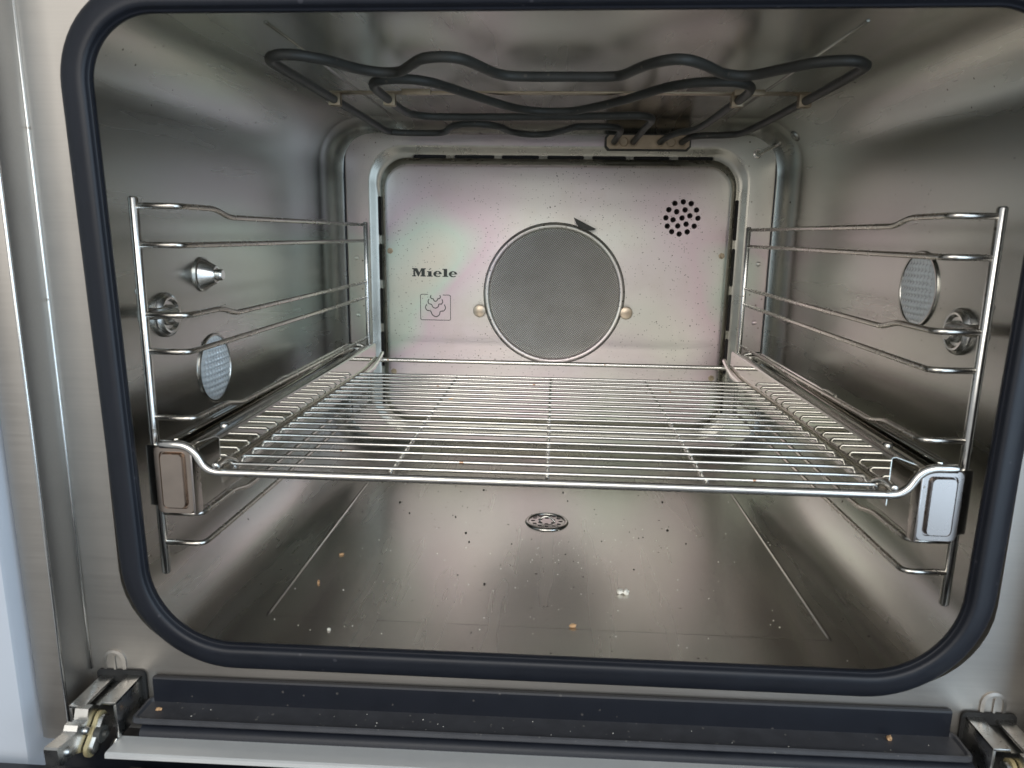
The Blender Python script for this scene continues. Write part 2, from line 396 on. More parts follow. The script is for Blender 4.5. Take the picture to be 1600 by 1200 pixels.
# lettering
YL = 373.9
def curve_mesh(name, splines, depth, mat, parent):
    """filled 2-D outlines in (x,z) mm, laid on the panel"""
    cu = bpy.data.curves.new(name, 'CURVE'); cu.dimensions = '2D'; cu.fill_mode = 'BOTH'; cu.extrude = depth * S / 2
    for pts in splines:
        sp = cu.splines.new('POLY'); sp.points.add(len(pts) - 1); sp.use_cyclic_u = True
        for q, (x, z) in zip(sp.points, pts): q.co = (x * S, z * S, 0, 1)
    o = bpy.data.objects.new(name, cu); col.objects.link(o)
    bpy.context.view_layer.update()
    me = bpy.data.meshes.new_from_object(o.evaluated_get(bpy.context.evaluated_depsgraph_get()))
    bpy.data.objects.remove(o); bpy.data.curves.remove(cu)
    for v in me.vertices: x, z, d = v.co; v.co = (x, YL * S - d, z)
    me.name = name
    return link(name, me, mat, parent, 0)
def ell(cx, cz, a, b, t0, t1, n=20): return [(cx + a * math.cos(math.radians(t0 + (t1 - t0) * k / n)), cz + b * math.sin(math.radians(t0 + (t1 - t0) * k / n))) for k in range(n + 1)]
def serif_M(x, z):
    P = [(0, 0), (4.6, 0), (4.6, 1.1), (3.5, 1.1), (3.5, 5.9), (6.7, 0), (7.5, 0), (10.6, 6.0), (10.6, 1.1), (9.5, 1.1), (9.5, 0), (15.6, 0), (15.6, 1.1), (14.4, 1.1), (14.4, 7.3), (15.6, 7.3), (15.6, 8.4), (10.4, 8.4), (8.2, 4.0), (5.9, 8.4), (0, 8.4), (0, 7.3), (1.5, 7.3), (1.5, 1.1), (0, 1.1)]
    return [[(x + a * .92, z + b) for a, b in P]]
def serif_i(x, z):
    P = [(0, 0), (6, 0), (6, 1), (4.9, 1), (4.9, 5.6), (.2, 5.6), (.2, 4.6), (1.3, 4.6), (1.3, 1), (0, 1)]
    D = [(2.2, 6.6), (4.6, 7.9), (4.4, 8.7), (3.6, 8.4), (2.0, 7.0)]
    return [[(x + a, z + b) for a, b in P], [(x + a, z + b) for a, b in D]]
def serif_l(x, z):
    P = [(0, 0), (6, 0), (6, 1), (4.9, 1), (4.9, 8.2), (0, 8.2), (0, 7.2), (1.3, 7.2), (1.3, 1), (0, 1)]
    return [[(x + a, z + b) for a, b in P]]
def letter_e(x, z):
    cx, cz = x + 4.3, z + 2.85
    out = ell(cx, cz, 4.4, 3.1, -4, 318) + ell(cx + .5, cz, 2.3, 2.1, 315, 190)
    out += [(cx - 1.2, cz - .3)]
    return [out, ell(cx + .2, cz + .35, 1.5, 1.75, 4, 176)]
ZL = 51.4
for nm, sp in (('letter_m', serif_M(-145.4, ZL)), ('letter_i', serif_i(-130, ZL)), ('letter_e', letter_e(-123.2, ZL)), ('letter_l', serif_l(-113.8, ZL)), ('letter_e', letter_e(-107.2, ZL))):
    curve_mesh(nm, sp, .16, 'print', panel)
# steam symbol
def sy(px, py): return (-121.4 + (px - 610) * .0693, YL - .02, 19.9 - (py - 793) * .0693)
def stroke(pts, r=.42, sm=True):
    P = [sy(*p) for p in pts]; bm = BM(); tube(bm, catmull(P, 5) if sm else P, r, 6, True, False); return bm
fr = fillet([Vector((500, 602, 0)), Vector((385, 602, 0)), Vector((385, 985, 0)), Vector((838, 985, 0)), Vector((838, 608, 0)), Vector((722, 608, 0))], 26)
finish('steam_symbol_frame', stroke([(p.x, p.y) for p in fr], .32, False), 'print', panel)
for pts in ([(478, 748), (460, 795), (480, 838), (538, 853), (562, 905), (618, 935), (668, 905), (685, 855), (735, 845), (762, 800), (745, 750)],
            [(515, 672), (498, 705), (512, 740), (552, 752), (572, 790), (612, 806), (650, 785), (664, 745), (702, 742), (720, 708), (708, 672)],
            [(546, 612), (536, 640), (552, 663), (578, 668), (590, 694), (612, 704), (634, 692), (646, 668), (672, 660), (686, 638), (676, 612)]):
    finish('steam_symbol_cloud', stroke(pts, .46), 'print', panel)

# front frame, columns -------------------------------------------------
YF = -14.
bm = BM()
inner = rrect(-HX - 1, HX + 1, ZF - 1, ZC + 1, (46, 50)); outer = rrect(-257.5, 258.5, -240, 262, 3)
def fl(y, l): return [(x, y, z) for x, z in l]
loft(bm, [fl(-4, inner), fl(YF, inner), fl(YF, outer), fl(-4, outer)])
frame = finish('front_frame', bm, 'frame', oven, 30)
for s in (-1, 1):
    bm = BM()
    xa, xb = (256.2, 274.) if s < 0 else (257.2, 276.)
    prism(bm, [(s * xa, -13.7), (s * (xa - .2), -35.6), (s * (xa + .2), -36.6), (s * (xa + 1.2), -37), (s * (xb - 5), -37), (s * (xb - 2), -36.2), (s * xb, -33), (s * xb, -10), (s * (xa + 2), -10)], 'z', -179, 262)
    fc = finish('frame_column', bm, 'frame', oven, 30)
    for bxx, byy in ((xa - .3, -14.6), (xa + .2, -36.4)):
        bm = BM(); tube(bm, [(s * bxx, byy, -150 if byy > -20 else -178.6), (s * bxx, byy, 0), (s * bxx, byy, 262)], .9, 10); finish('edge_highlight_bead', bm, 'chrome', fc, 60)  # chrome bead added to draw a bright highlight along the edge
    # oval pressed boss over each hinge
    bm = BM(); x = -241.6 if s < 0 else 239.6; zt = -138.
    zb_ = -151.
    arch = [(x + 6.6 * math.cos(math.radians(a)), zt - 6.6 + 6.6 * math.sin(math.radians(a))) for a in range(0, 181, 15)] + [(x - 6.6, zb_), (x + 6.6, zb_)]
    arch2 = [(x + (p - x) * .72, q if q < -150.5 else zt - 6.6 + (q - zt + 6.6) * .76) for p, q in arch]
    loft(bm, [[(p, YF + .4, q) for p, q in arch], [(p, YF - .9, q) for p, q in arch], [(p, YF - 1.3, q) for p, q in arch2], [(p, YF - .6, q) for p, q in arch2]])
    b2 = [bm.verts.new(V(p, YF - .6, q)) for p, q in arch2]; bm.faces.new(b2)
    prism(bm, [(x - .3, -141.5), (x + .8, -141.5), (x + .8, zb_), (x - .3, zb_)], 'y', YF - .5, YF - 1.5)
    finish('pressed_boss', bm, 'frame', oven, 35)

# door seal ------------------------------------------------------------
bm = BM()
prof = [(9.8, -13.8), (9.2, -16.2), (7.6, -18.8), (5.0, -20.8), (1, -22.2), (-3, -23.2), (-5.4, -23.4), (-7.2, -22.9), (-8.1, -21.8), (-8.3, -20.6), (-8.9, -20.2), (-9.9, -20.9), (-10.4, -20.0), (-10.2, -18.4), (-8, -16.2), (-3, -15), (-1, -13.6)]
cxl, cxr, cz0, cz1 = -224.3, 224.3, -135.3, 202.2
loops = []
for n, y in prof:
    n *= .90
    loops.append([(x * (1 + z * 8e-5), y, z + x * .004) for x, z in rrect(cxl - n, cxr + n, cz0 - n, cz1 + n, (41 + n, 53 + n, 38 + n), 16)])
loops.append(loops[0]); loft(bm, loops)
finish('door_seal', bm, 'rubber', oven, 50)

# lamp lenses ------------------------------------------------------------
def lens(s, y, z, r=23.5):
    x = s * HX
    bm = BM(); n = 90; grid = {}
    for i in range(n + 1):
        for j in range(n + 1):
            u = -r + 2 * r * i / n; v = -r + 2 * r * j / n
            if u * u + v * v > (r - .6) ** 2: continue
            h = 1.9 + 1.6 * (abs(math.sin(PI * u / 4.1)) * abs(math.sin(PI * v / 4.1))) * (1 - min(1, (u * u + v * v) / (r - 1.2) ** 2) ** 4) - 1.6 * (u * u + v * v) / r / r
            grid[i, j] = bm.verts.new(V(x - s * h, y + u, z + v))
    for (i, j) in list(grid):
        q = [(i, j), (i + 1, j), (i + 1, j + 1), (i, j + 1)]
        if all(k in grid for k in q): bm.faces.new([grid[k] for k in q])
    o = finish('lamp_lens', bm, 'lens', oven, 60)
    bm = BM(); lathe(bm, [(r + .7, -.5), (r + .6, .9), (r + .1, 1.3), (r - 1.0, 1.2), (r - 1.5, .5), (r - 1.5, -.5)], (x, y, z), (-s, 0, 0), 48); finish('lens_rim', bm, 'runner', o)
    return o
lens(-1, 112, 1.2); lens(1, 107, 64.5)
# steam nozzle
bm = BM(); lathe(bm, [(11.5, -.5), (11.5, 1.2), (10.2, 1.8), (9.6, 3), (6.0, 9.5), (5.6, 10.2), (4.4, 10.4), (4.2, 9.6), (3.8, 9.6), (3.8, 13.5), (3.0, 14.4), (0, 14.4)], (-HX, 103, 66), (1, 0, 0), 36)
finish('steam_nozzle', bm, 'chrome', oven, 30)
# probe and bump
bm = BM(); tube(bm, [(197.6, 383, 175.9), (198.4, 374, 176.4), (205, 352, 180.5), (207, 344, 181.2)], 1.9, 12); o = finish('temperature_probe', bm, 'rung', oven)
bm = BM(); lathe(bm, [(4.6, -.5), (4.6, .8), (3.0, 1.4), (3.0, -.4)], (197.6, 381, 175.9), (0, -1, 0), 20); finish('probe_collar', bm, 'runner', o)
bm = BM(); lathe(bm, [(0, 3.0), (3.4, 2.6), (5.4, 1.2), (6.0, -.8)], (222.6, 350, 189.1), (-.774, 0, -.633), 20); finish('pressed_button', bm, 'liner', oven)

# drip gutter --------------------------------------------------------------
def tilt(bm, k=.008):          # the sheet hangs a touch lower on the nozzle side
    for v in bm.verts: v.co.z += v.co.x * k
bm = BM()
prism(bm, [(-14.2, -166), (-14.2, -151.2), (-15.2, -150.3), (-17.2, -150.3), (-17.8, -151.2), (-17.8, -166)], 'x', -218.5, 217.5)
tilt(bm); gut = finish('drip_gutter', bm, 'plastic', oven, 30)
bm = BM()
def tr(z, o, r): return [(x, y, z) for x, y in rrect(-222.5 + o, 221.5 - o, -35.5 + o, -14.6 - (o if o > 0 else 0), r, 5)]
loops = [tr(-167.6, 1.2, 2.5), tr(-166.2, 0, 3.5), tr(-164.2, .2, 3.5), tr(-163.6, 1.0, 3), tr(-163.9, 1.9, 3), tr(-165.2, 2.8, 2.5), tr(-165.5, 4, 2)]
L = loft(bm, loops); bm.faces.new(L[-1]); bm.faces.new(L[0][::-1])
tilt(bm); finish('gutter_tray', bm, 'dusty', gut, 35)

# ================================================================== DOOR
door = thing('oven_door', 'opened oven door with pale metal edge strip below the gutter', 'oven door', (0, -60, -190))
bm = BM()
pr = [(-22, -170.2), (-28, -168.9), (-32, -168.4), (-35, -169.2), (-36.8, -171.2), (-37.4, -174.5), (-37.6, -184), (-20, -184), (-20, -172)]
prism(bm, pr, 'x', -217, 222); tilt(bm); finish('door_gasket', bm, 'rubber', door, 40)
bm = BM(); prism(bm, [(-37.0, -173.0), (-50.6, -172.2), (-51.8, -172.7), (-52.0, -175), (-37.0, -175.6)], 'x', -227, 232); tilt(bm); finish('edge_strip', bm, 'strip', door, 20)
bm = BM(); box(bm, -213, 218, -420, -53, -186, -179.5, 1); finish('inner_glass', bm, 'glass', door)
for x0, x1 in ((-300, -214), (219, 300)):
    bm = BM(); box(bm, x0, x1, -420, -53, -188, -181.5, 1.); finish('door_frame', bm, 'plastic', door)
bm = BM(); box(bm, -262, 262, -52.4, -18, -192, -184.2, 1.); finish('door_frame', bm, 'plastic', door)

# hinges -------------------------------------------------------------------
def hinge(s):
    xo, xi = s * 250., s * 226.        # outer and inner side
    bm = BM(); w = 1.6
    y0, y1, zt, zb = -12., -40., -152.5, -174.
    def bx(x0, x1, *a): box(bm, min(x0, x1), max(x0, x1), *a)
    # two L-shaped flanges with an open slot between them
    bx(xi, xi + s * w, y1, y0, zb, zt, .35); bx(xi, xi + s * 8.4, y1, y0, zt - w, zt + .05, .35)
    bx(xo - s * w, xo, y1 - 3, y0, zb + 6, zt - 1, .35); bx(xo - s * 8.4, xo, y1 - 3, y0, zt - w - 1, zt - .95, .35)
    bx(xi + s * .2, xo - s * .2, y0 - 1.8, y0, zt - 9, zt - .3, .3)
    h = finish('hinge', bm, 'zinc', door, 35)
    # dark slot plate on the frame behind the hinge
    bm = BM(); arch = rrect(min(xi, xo) - 2.2, max(xi, xo) + 2.2, -176, -149.8, 3, 4)
    prism(bm, arch, 'y', YF - .4, YF - 1.6); finish('hinge_slot', bm, 'dark', h)
    # notched claw arm
    xa = s * 241.5
    arm = [(-16, -157), (-36, -157.5), (-41, -153.6), (-45, -153.4), (-47, -158.6), (-50, -159.0), (-51.6, -156.4), (-54, -156.6), (-55.4, -159.0), (-57.4, -159.4), (-69, -157.6), (-70, -158.4), (-69.6, -167.6), (-67.4, -168.8), (-58, -170), (-48, -176), (-30, -178), (-16, -172)]
    bm = BM(); prism(bm, arm, 'x', xa - 3.6, xa + 3.6)
    bmesh.ops.recalc_face_normals(bm, faces=bm.faces)
    finish('hinge_arm', bm, 'zinc', h, 25)
    for y, z, r in ((-63, -164.4, 2.6), (-48.6, -163.4, 2.4)):
        bm = BM(); lathe(bm, [(0, 1.6), (r * .7, 1.3), (r, .4), (r, -8)], (xa - s * 3.8, y, z), (-s, 0, 0), 18); finish('hinge_pin', bm, 'zinc', h)
    # yellow bushing plate with a round roller
    def stad(k, yc=-44., zc=-169.):
        return [(yc + dy * k, zc + dz * k) for dy, dz in [(-5 + 4.6 * math.cos(math.radians(a)), -4 + 5 * math.sin(math.radians(a))) for a in range(150, 331, 20)] + [(5 + 4.6 * math.cos(math.radians(a)), 5 + 5 * math.sin(math.radians(a))) for a in range(-30, 151, 20)]]
    bm = BM(); prism(bm, stad(1.), 'x', xa - s * 4.2, xa - s * 6.2); b = finish('hinge_bushing', bm, 'brass', h)
    bm = BM(); prism(bm, stad(.86), 'x', xa - s * 6.0, xa - s * 8.6); finish('hinge_bushing', bm, 'zinc', h)
    bm = BM(); lathe(bm, [(0, 3.4), (1.6, 3.2), (1.9, 1.4), (4.2, 1.2), (4.6, .4), (4.6, -2)], (xa - s * 8.6, -44, -168.5), (-s, 0, 0), 24); finish('hinge_roller', bm, 'heater', h)
    bm = BM(); tube(bm, [(xi + s * 2, -40.5, -175), (xi + s * 1.4, -46, -177.4), (xi - s * 1.6, -48.6, -177.6)], 1.5, 10); finish('hinge_spring', bm, 'chrome', h)
    return h
hinge(-1); hinge(1)

# ================================================================== HEATING ELEMENT
heater = thing('heating_element', 'dark wavy tubular grill heating element under the cavity ceiling', 'heating element', (0, 200, 185))
OUT = [(-48.9, 275.1), (-61.8, 262.2), (-77.7, 261.8), (-90.4, 276.8), (-103.1, 312.5), (-127.0, 317.7), (-147, 313), (-153.1, 299.8), (-153.6, 212.4), (-154.1, 148.7), (-154.5, 92.1), (-155.3, 50.0), (-153.0, 34.7), (-145.6, 26.9), (-135.5, 27.2), (-123.4, 38.0), (-112.9, 56.5), (-101.3, 67.1), (-89.8, 65.4), (-80.7, 50.6), (-71.1, 35.1), (-59.2, 30.5), (-49.2, 36.4), (-41.0, 54.8), (-33.2, 71.3), (-21.7, 77.6), (11.1, 78.0), (29.5, 77.8), (37.9, 72.5), (46.5, 51.6), (57.3, 37.6), (67.7, 37.0), (80.5, 50.4), (93.4, 69.0), (108.5, 74.1), (121.9, 58.7), (134.3, 43.5), (149.7, 38.4), (160.5, 45.6), (165, 64.4), (166.0, 162.3), (163.8, 290.8), (153.0, 316.6), (134.5, 320.9)]
pts = [(56.4, 381, 185.4), (56.4, 330, 185.2), (56, 296, 185), (52, 278, 185), (40, 271.6, 185), (27, 271.4, 185), (16.3, 274.8, 185), (4.1, 298.1, 185), (-8.8, 318.7, 185), (-26.1, 320.5, 185), (-40.4, 304.6, 185)] + [(x, y, 185) for x, y in OUT] + [(126.5, 326, 185), (122.6, 338, 185.2), (122, 381, 185.4)]
bm = BM(); tube(bm, catmull(pts, 5), 2.85, 14); finish('outer_tube', bm, 'heater', heater, 80)
INN = [(75.6, 244), (73, 224), (65, 215.3), (53.6, 213.7), (15.0, 220), (-40, 224), (-83.0, 225.5), (-102.4, 222.0), (-112.7, 209.2), (-115.4, 189.8), (-116.0, 138.7), (-115.0, 106.1), (-107.9, 89.9), (-92.7, 84.8), (-78.8, 91.6), (-68.8, 108.4), (-50.3, 146.7), (-31.3, 181.6), (-14.6, 195.9), (4.7, 196.7), (18.5, 188.3), (45.1, 150.8), (65.6, 110.5), (82.1, 94.2), (102.8, 92.0), (115.6, 101.1), (121.4, 124.0), (121.6, 172.1), (121, 251.1), (117.9, 285.1), (108.8, 301.2)]
pts = [(75, 381, 185.4), (75, 330, 185.2), (75, 276, 185)] + [(x, y, 185) for x, y in INN] + [(103.5, 322, 185), (101.4, 345, 185.2), (101, 381, 185.4)]
bm = BM(); tube(bm, catmull(pts, 5), 2.85, 14); finish('inner_tube', bm, 'heater', heater, 80)
bm = BM(); plate = [(50, 193.5), (47.5, 190), (47.5, 181), (50.5, 177.5), (128, 177.5), (131.5, 181), (131.5, 190), (129, 193.5)]
prism(bm, plate, 'y', 376.6, 381.4); o = finish('terminal_gasket', bm, 'heater', heater, 30)
bm = BM(); prism(bm, [(89.5 + (x - 89.5) * .955, 185.5 + (z - 185.5) * .80) for x, z in plate], 'y', 374.8, 376.7); o = finish('terminal_plate', bm, 'rust', heater, 30)
for x in (56.4, 65.8, 75, 101, 111.6, 122):
    bm = BM(); lathe(bm, [(4.4, -.2), (4.4, 1.0), (3.6, 1.8), (3.2, 1.8)] + ([(0, 1.4)] if x in (65.8, 111.6) else []), (x, 374.9, 185.4), (0, -1, 0), 18); finish('terminal_collar', bm, 'rust', o)
bm = BM(); box(bm, -157, 169, 150, 158, 189.2, 190.6, .4); o = finish('support_bar', bm, 'bracket', heater)
for x in (-96, 128):
    bm = BM(); box(bm, x - 10, x + 10, 147, 151, 187.6, 191.4, .5); finish('support_clip', bm, 'bracket', o)
for x in (-154, 166, -115.6, 121.5):
    bm = BM(); box(bm, x - 4.2, x + 4.2, 151, 157, 181.0, 190, .8); finish('support_clip', bm, 'bracket', o)

# ================================================================== SIDE RACKS
def side_rack(s, label):
    t = thing('side_rack', label, 'side rack', (s * 215, 0, -96), 'wire side racks on the cavity walls')
    zt, zb = 110.5, -96.
    bm = BM(); tube(bm, [(s * 215, 0, zb), (s * 215, 0, 0), (s * 215, 0, zt)], 2.5, 14); finish('front_post', bm, 'chrome', t, 60)
    bm = BM(); tube(bm, [(s * 187, 352, -82), (s * 187, 352, 20), (s * 187, 352, 104.5)], 2.4, 12); finish('rear_post', bm, 'chrome', t, 60)
    for z, notch in ((106.7, 1), (87.0, 0), (50.6, 1), (31.1, 0), (-5.4, 1), (-60.2, 1), (-78., 0)):
        d = 4.3 if notch else 0
        P = [(s * 215, 0, z), (s * 191.6, -.5, z), (s * 191, 20, z)]
        if notch: P += [(s * 190.7, 38, z), (s * 190.4, 56, z - d)]
        P += [(s * 189.4, 150, z - d), (s * 187.6, 349, z - d)]
        bm = BM(); tube(bm, fillet(P, 5.5, 5), 1.6, 10); finish('rung', bm, 'rung', t, 80)
    # fixing knob on the wall
    y, z = 53., 44.5
    bm = BM(); lathe(bm, [(13.4, -.5), (13.6, 1.2), (12.8, 3.2), (10.8, 4.6), (9.6, 4.4), (8.2, 2.6), (6.4, 2.4), (6.0, 5), (4.6, 8), (0, 8)], (s * HX, y, z), (-s, 0, 0), 40); k = finish('fixing_knob', bm, 'chrome', t, 35)
    bm = BM(); tube(bm, [(s * 226, y - 2, z + 2), (s * 221.5, 22, z + 4), (s * 217.5, 6, z + 6)], 3.4, 12); finish('knob_stem', bm, 'runner', k)
    bm = BM(); tube(bm, catmull([(s * 219.6, 4, z + 2), (s * 219.2, 4, z + 9), (s * 219.2, 4, z + 12), (s * 219.2, 4, z + 16)], 4), 1.1, 10); lathe(bm, [(0, -2), (1.3, -1.4), (1.7, 0), (1.3, 1.4), (0, 2)], (s * 219.2, 4, z + 18), (0, 0, 1), 12); finish('knob_wing', bm, 'chrome', k)
    return t
side_rack(-1, 'wire side rack on the wall with the cone-shaped steam nozzle')
side_rack(1, 'wire side rack on the wall opposite the steam nozzle, below the temperature probe')

# ================================================================== TELESCOPIC RUNNERS
def runner(s, label, cap_mat):
    t = thing('telescopic_runner', label, 'runner', (s * 200, 0, -57), 'telescopic runners carrying the wire rack')
    # fixed channel behind the cap: a lying C opening towards the wall
    c = [(190.6, -56), (191.4, -57.2), (198, -57.2), (198, -55.8), (192.4, -55.8), (192.2, -25.8), (193.6, -24.6), (197.6, -24.6), (197.6, -23), (192.4, -23), (191.2, -23.6), (190.6, -25)]
    bm = BM(); prism(bm, [(s * x, z) for x, z in c], 'y', -4, 338); finish('channel', bm, 'runner', t, 30)
    # polished carrier sheet right beside the rack, folded outwards along its top
    c = [(172.2, -36.8), (172.4, -37), (172.55, -36.8), (172.55, -12.8), (172.2, -12.6)]
    bm = BM(); prism(bm, [(s * x, z) for x, z in c], 'y', -12.6, 322); finish('carrier_sheet', bm, 'mirror', t, 30)
    c = [(172.2, -12.7), (173.0, -11.6), (174.6, -11.3), (186.4, -15.4), (188.0, -17.2), (188.0, -20), (187.6, -20), (187.6, -17.4), (186.2, -15.8), (174.6, -11.7), (173.2, -12.0), (172.6, -12.8)]
    bm = BM(); prism(bm, [(s * x, z) for x, z in c], 'y', -12.2, 322); finish('carrier_flange', bm, 'runner', t, 30)
    bm = BM(); box(bm, *sorted((s * 199.4, s * 203.4)), -4, 340, -22, -15.8, .9); finish('outer_rail', bm, 'mirror', t, 40)
    bm = BM(); box(bm, *sorted((s * 204.6, s * 208.4)), -4, 340, -24, -17, .9); finish('outer_rail', bm, 'runner', t, 40)
    bm = BM(); box(bm, *sorted((s * 202.4, s * 206.4)), -2, 340, -52, -27, .8); finish('slide_bar', bm, 'runner', t, 40)
    # front cap
    cxm = 200.2
    out = rrect(-10.6, 10.6, -19.2, 19.2, 3.4, 4); 
    def cp(y, k, q=0): return [(s * cxm + x * k[0], y, -37.4 + z * k[1]) for x, z in out]
    bm = BM(); L = loft(bm, [cp(-5, (1, 1)), cp(-9.4, (1, 1)), cp(-10.2, (.94, .97)), cp(-10.2, (.70, .84)), cp(-9.2, (.66, .825)), cp(-9.2, (.62, .81)), cp(-12.0, (.55, .78))])
    bm.faces.new(L[-1]); bm.faces.new(L[0][::-1]); cap = finish('end_cap', bm, cap_mat, t, 25)
    bm = BM(); box(bm, *sorted((s * 188.2, s * 189.5)), -12.4, -4, -56.5, -20.5, .4); finish('cap_flange', bm, 'cap', cap)
    bm = BM(); box(bm, *sorted((s * 207, s * 218.6)), -3.6, 4.2, -55, -20, .8); finish('post_clip', bm, 'runner', t)
    bm = BM(); lathe(bm, [(0, 4.4), (2.4, 4.0), (3.0, 3.2), (3.0, 0)], (s * 185.4, 22, -17.5), (0, 0, 1), 16); finish('stop_pin', bm, 'runner', t)
    bm = BM(); box(bm, *sorted((s * 186.5, s * 205)), 340, 341.6, -56, -19, .4); finish('rear_bracket', bm, 'runner', t)
    bm = BM(); tube(bm, catmull([(s * 205.8, 150, -15.6), (s * 205.8, 168, -15.4), (s * 205.8, 176, -17.6), (s * 205.8, 186, -16.4), (s * 205.8, 338, -16.4)], 5), 1.3, 8); finish('rail_edge_wire', bm, 'chrome', t)
    return t
runner(-1, 'telescopic shelf runner with brownish end cap, beside the lower lamp lens', 'capbrown')
runner(1, 'telescopic shelf runner with bright pinkish end cap, on the probe side', 'cap')

# ================================================================== WIRE RACK
rack = thing('wire_rack', 'shiny wire baking rack laid across the two telescopic runners', 'oven rack', (0, 110, -33))
def carry_bar(y, name, fy):
    P = [(-203, y, -15.6), (-186.5, y, -15.8), (-179.5, y, -30.2), (-150, y, -30.2), (0, y, -30.2), (150, y, -30.2), (179.5, y, -30.2), (186.5, y, -15.8), (203, y, -15.6)]
    bm = BM(); tube(bm, fillet(P, 9, 7), 2.25, 14); return finish(name, bm, 'rack', rack, 60)
carry_bar(-15.2, 'front_bar', 0); carry_bar(337, 'rear_bar', 0)
bm = BM(); tube(bm, [(-168.2, 0, -28.6), (-166.8, 0, -27), (-80, 0, -27), (0, 0, -27), (80, 0, -27), (166.8, 0, -27), (168.2, 0, -28.6)], 1.15, 8)
rod0 = finish('rod', bm, 'rack', rack, 80)
base = rod0.location.copy()
for k in range(19):
    o = rod0 if k == 0 else rod0.copy()
    if k: col.objects.link(o)
    o.location = base + V(0, -9.6 + k * 14.16, 0)
for x in (-82, .5, 82.5):
    bm = BM(); tube(bm, [(x, -15, -30.2 + 1.2), (x, -6, -29.3), (x, 120, -29.3), (x, 246.5, -29.3)], 1.25, 8); finish('support_rod', bm, 'rack', rack, 80)
for s in (-1, 1):
    P = [(s * 172, -19.5, -25.4), (s * 171.4, -10, -25.0), (s * 169.2, -3.4, -28), (s * 168, 3, -30.2), (s * 168, 120, -30.6), (s * 168.6, 270, -32), (s * 169.4, 312, -29.5), (s * 171.6, 345.5, -24.6)]
    bm = BM(); tube(bm, catmull(P, 6), 2.0, 12); finish('side_rod', bm, 'rack', rack, 80)

# ================================================================== GREASE FILTER
gf = thing('grease_filter', 'round woven metal grease filter held on the rear panel', 'filter', (1, 374, -36))
FX, FZ, FR = 1.2, 35.4, 71.5
bm = BM(); lathe(bm, [(0, 2.6), (22, 2.5), (44, 2.2), (60, 1.6), (FR - 6, .9), (FR - 5.2, .4), (FR - 5.2, -1)], (FX, 372.4, FZ), (0, -1, 0), 72); finish('wire_cloth', bm, 'woven', gf, 60)
bm = BM(); lathe(bm, [(FR - .2, -1.4), (FR, 1.2), (FR - .7, 2.6), (FR - 2.4, 3.2), (FR - 4.2, 2.8), (FR - 5.4, 1.6), (FR - 5.6, -1)], (FX, 372.4, FZ), (0, -1, 0), 96); finish('rim', bm, 'panel', gf, 60)
bm = BM()
tabp = [(19.0, 112.6), (41.4, 101.6), (38.5, 100.2), (33, 99.8), (27, 101.6), (22, 105.6)]
P0 = [(x, 370.5, z) for x, z in tabp]; 
prism(bm, tabp, 'y', 363.4, 364.8); tab = finish('finger_tab', bm, 'heater', gf, 25)
bm = BM(); prism(bm, [(19.4, 112.0), (23.6, 110.2), (23.0, 103.6), (20.2, 106.8)], 'y', 363.6, 373.2); finish('tab_foot', bm, 'cap', tab)
# thin dark seam where the filter opening is cut in the panel
bm = BM(); lathe(bm, [(FR + .1, -.2), (FR + .1, .25), (FR + 1.0, .25), (FR + 1.0, -.2)], (FX, 374, FZ), (0, -1, 0), 96); finish('opening_edge', bm, 'heater', panel, 60)

# ================================================================== DRAIN STRAINER
ds = thing('drain_strainer', 'small round drain strainer with wire handle set in the floor', 'strainer', (.4, 193, -138))
DX, DY = .4, 193.
bm = BM(); lathe(bm, [(0, .9), (14.6, .9), (15.2, .5), (15.2, -.6), (0, -.6)], (DX, DY, ZF), (0, 0, 1), 48)
disc = finish('strainer_disc', bm, 'runner', None, 30)
cb = BM()
for k in range(12):
    a = 2 * PI * k / 12; cxx, cyy = DX + 11.4 * math.cos(a), DY + 11.4 * math.sin(a)
    prism(cb, [(cxx + 1.9 * math.cos(2 * PI * q / 10), cyy + 1.5 * math.sin(2 * PI * q / 10)) for q in range(10)], 'z', ZF - 4, ZF + 4)
for k in range(6):
    a = 2 * PI * (k + .5) / 6; cxx, cyy = DX + 6.2 * math.cos(a), DY + 6.2 * math.sin(a)
    prism(cb, [(cxx + 1.9 * math.cos(2 * PI * q / 10), cyy + 1.5 * math.sin(2 * PI * q / 10)) for q in range(10)], 'z', ZF - 4, ZF + 4)
cut(disc, cb); disc.parent = ds; disc.location = -ds.location
bm = BM(); lathe(bm, [(14.9, -.4), (15, 1.2), (15.9, 1.9), (17.2, 1.4), (18, .1), (18, -.4)], (DX, DY, ZF), (0, 0, 1), 56); finish('strainer_rim', bm, 'runner', ds, 60)
bm = BM(); lathe(bm, [(0, .2), (15, .2), (15, -.2), (0, -.2)], (DX, DY, ZF), (0, 0, 1), 40); finish('drain_opening', bm, 'dark', ds)
bm = BM(); tube(bm, catmull([(DX - 6.2, DY + .5, ZF + .6), (DX - 4.6, DY, ZF + 3.4), (DX, DY - .2, ZF + 5), (DX + 4.6, DY - .4, ZF + 3), (DX + 6.6, DY - 1, ZF + .6)], 6), .75, 8); finish('lifting_handle', bm, 'chrome', ds)

# ================================================================== CABINET PANEL beside the oven
bm = BM(); prism(bm, [(-276, -41), (-277, -43), (-281, -43.4), (-360, -43.4), (-360, -20), (-276, -20)], 'z', -230, 262)
cab = finish('cabinet_panel', bm, 'panelwhite', None, 30)
tag(cab, 'pale bluish white cabinet panel beside the oven frame', 'cabinet panel')

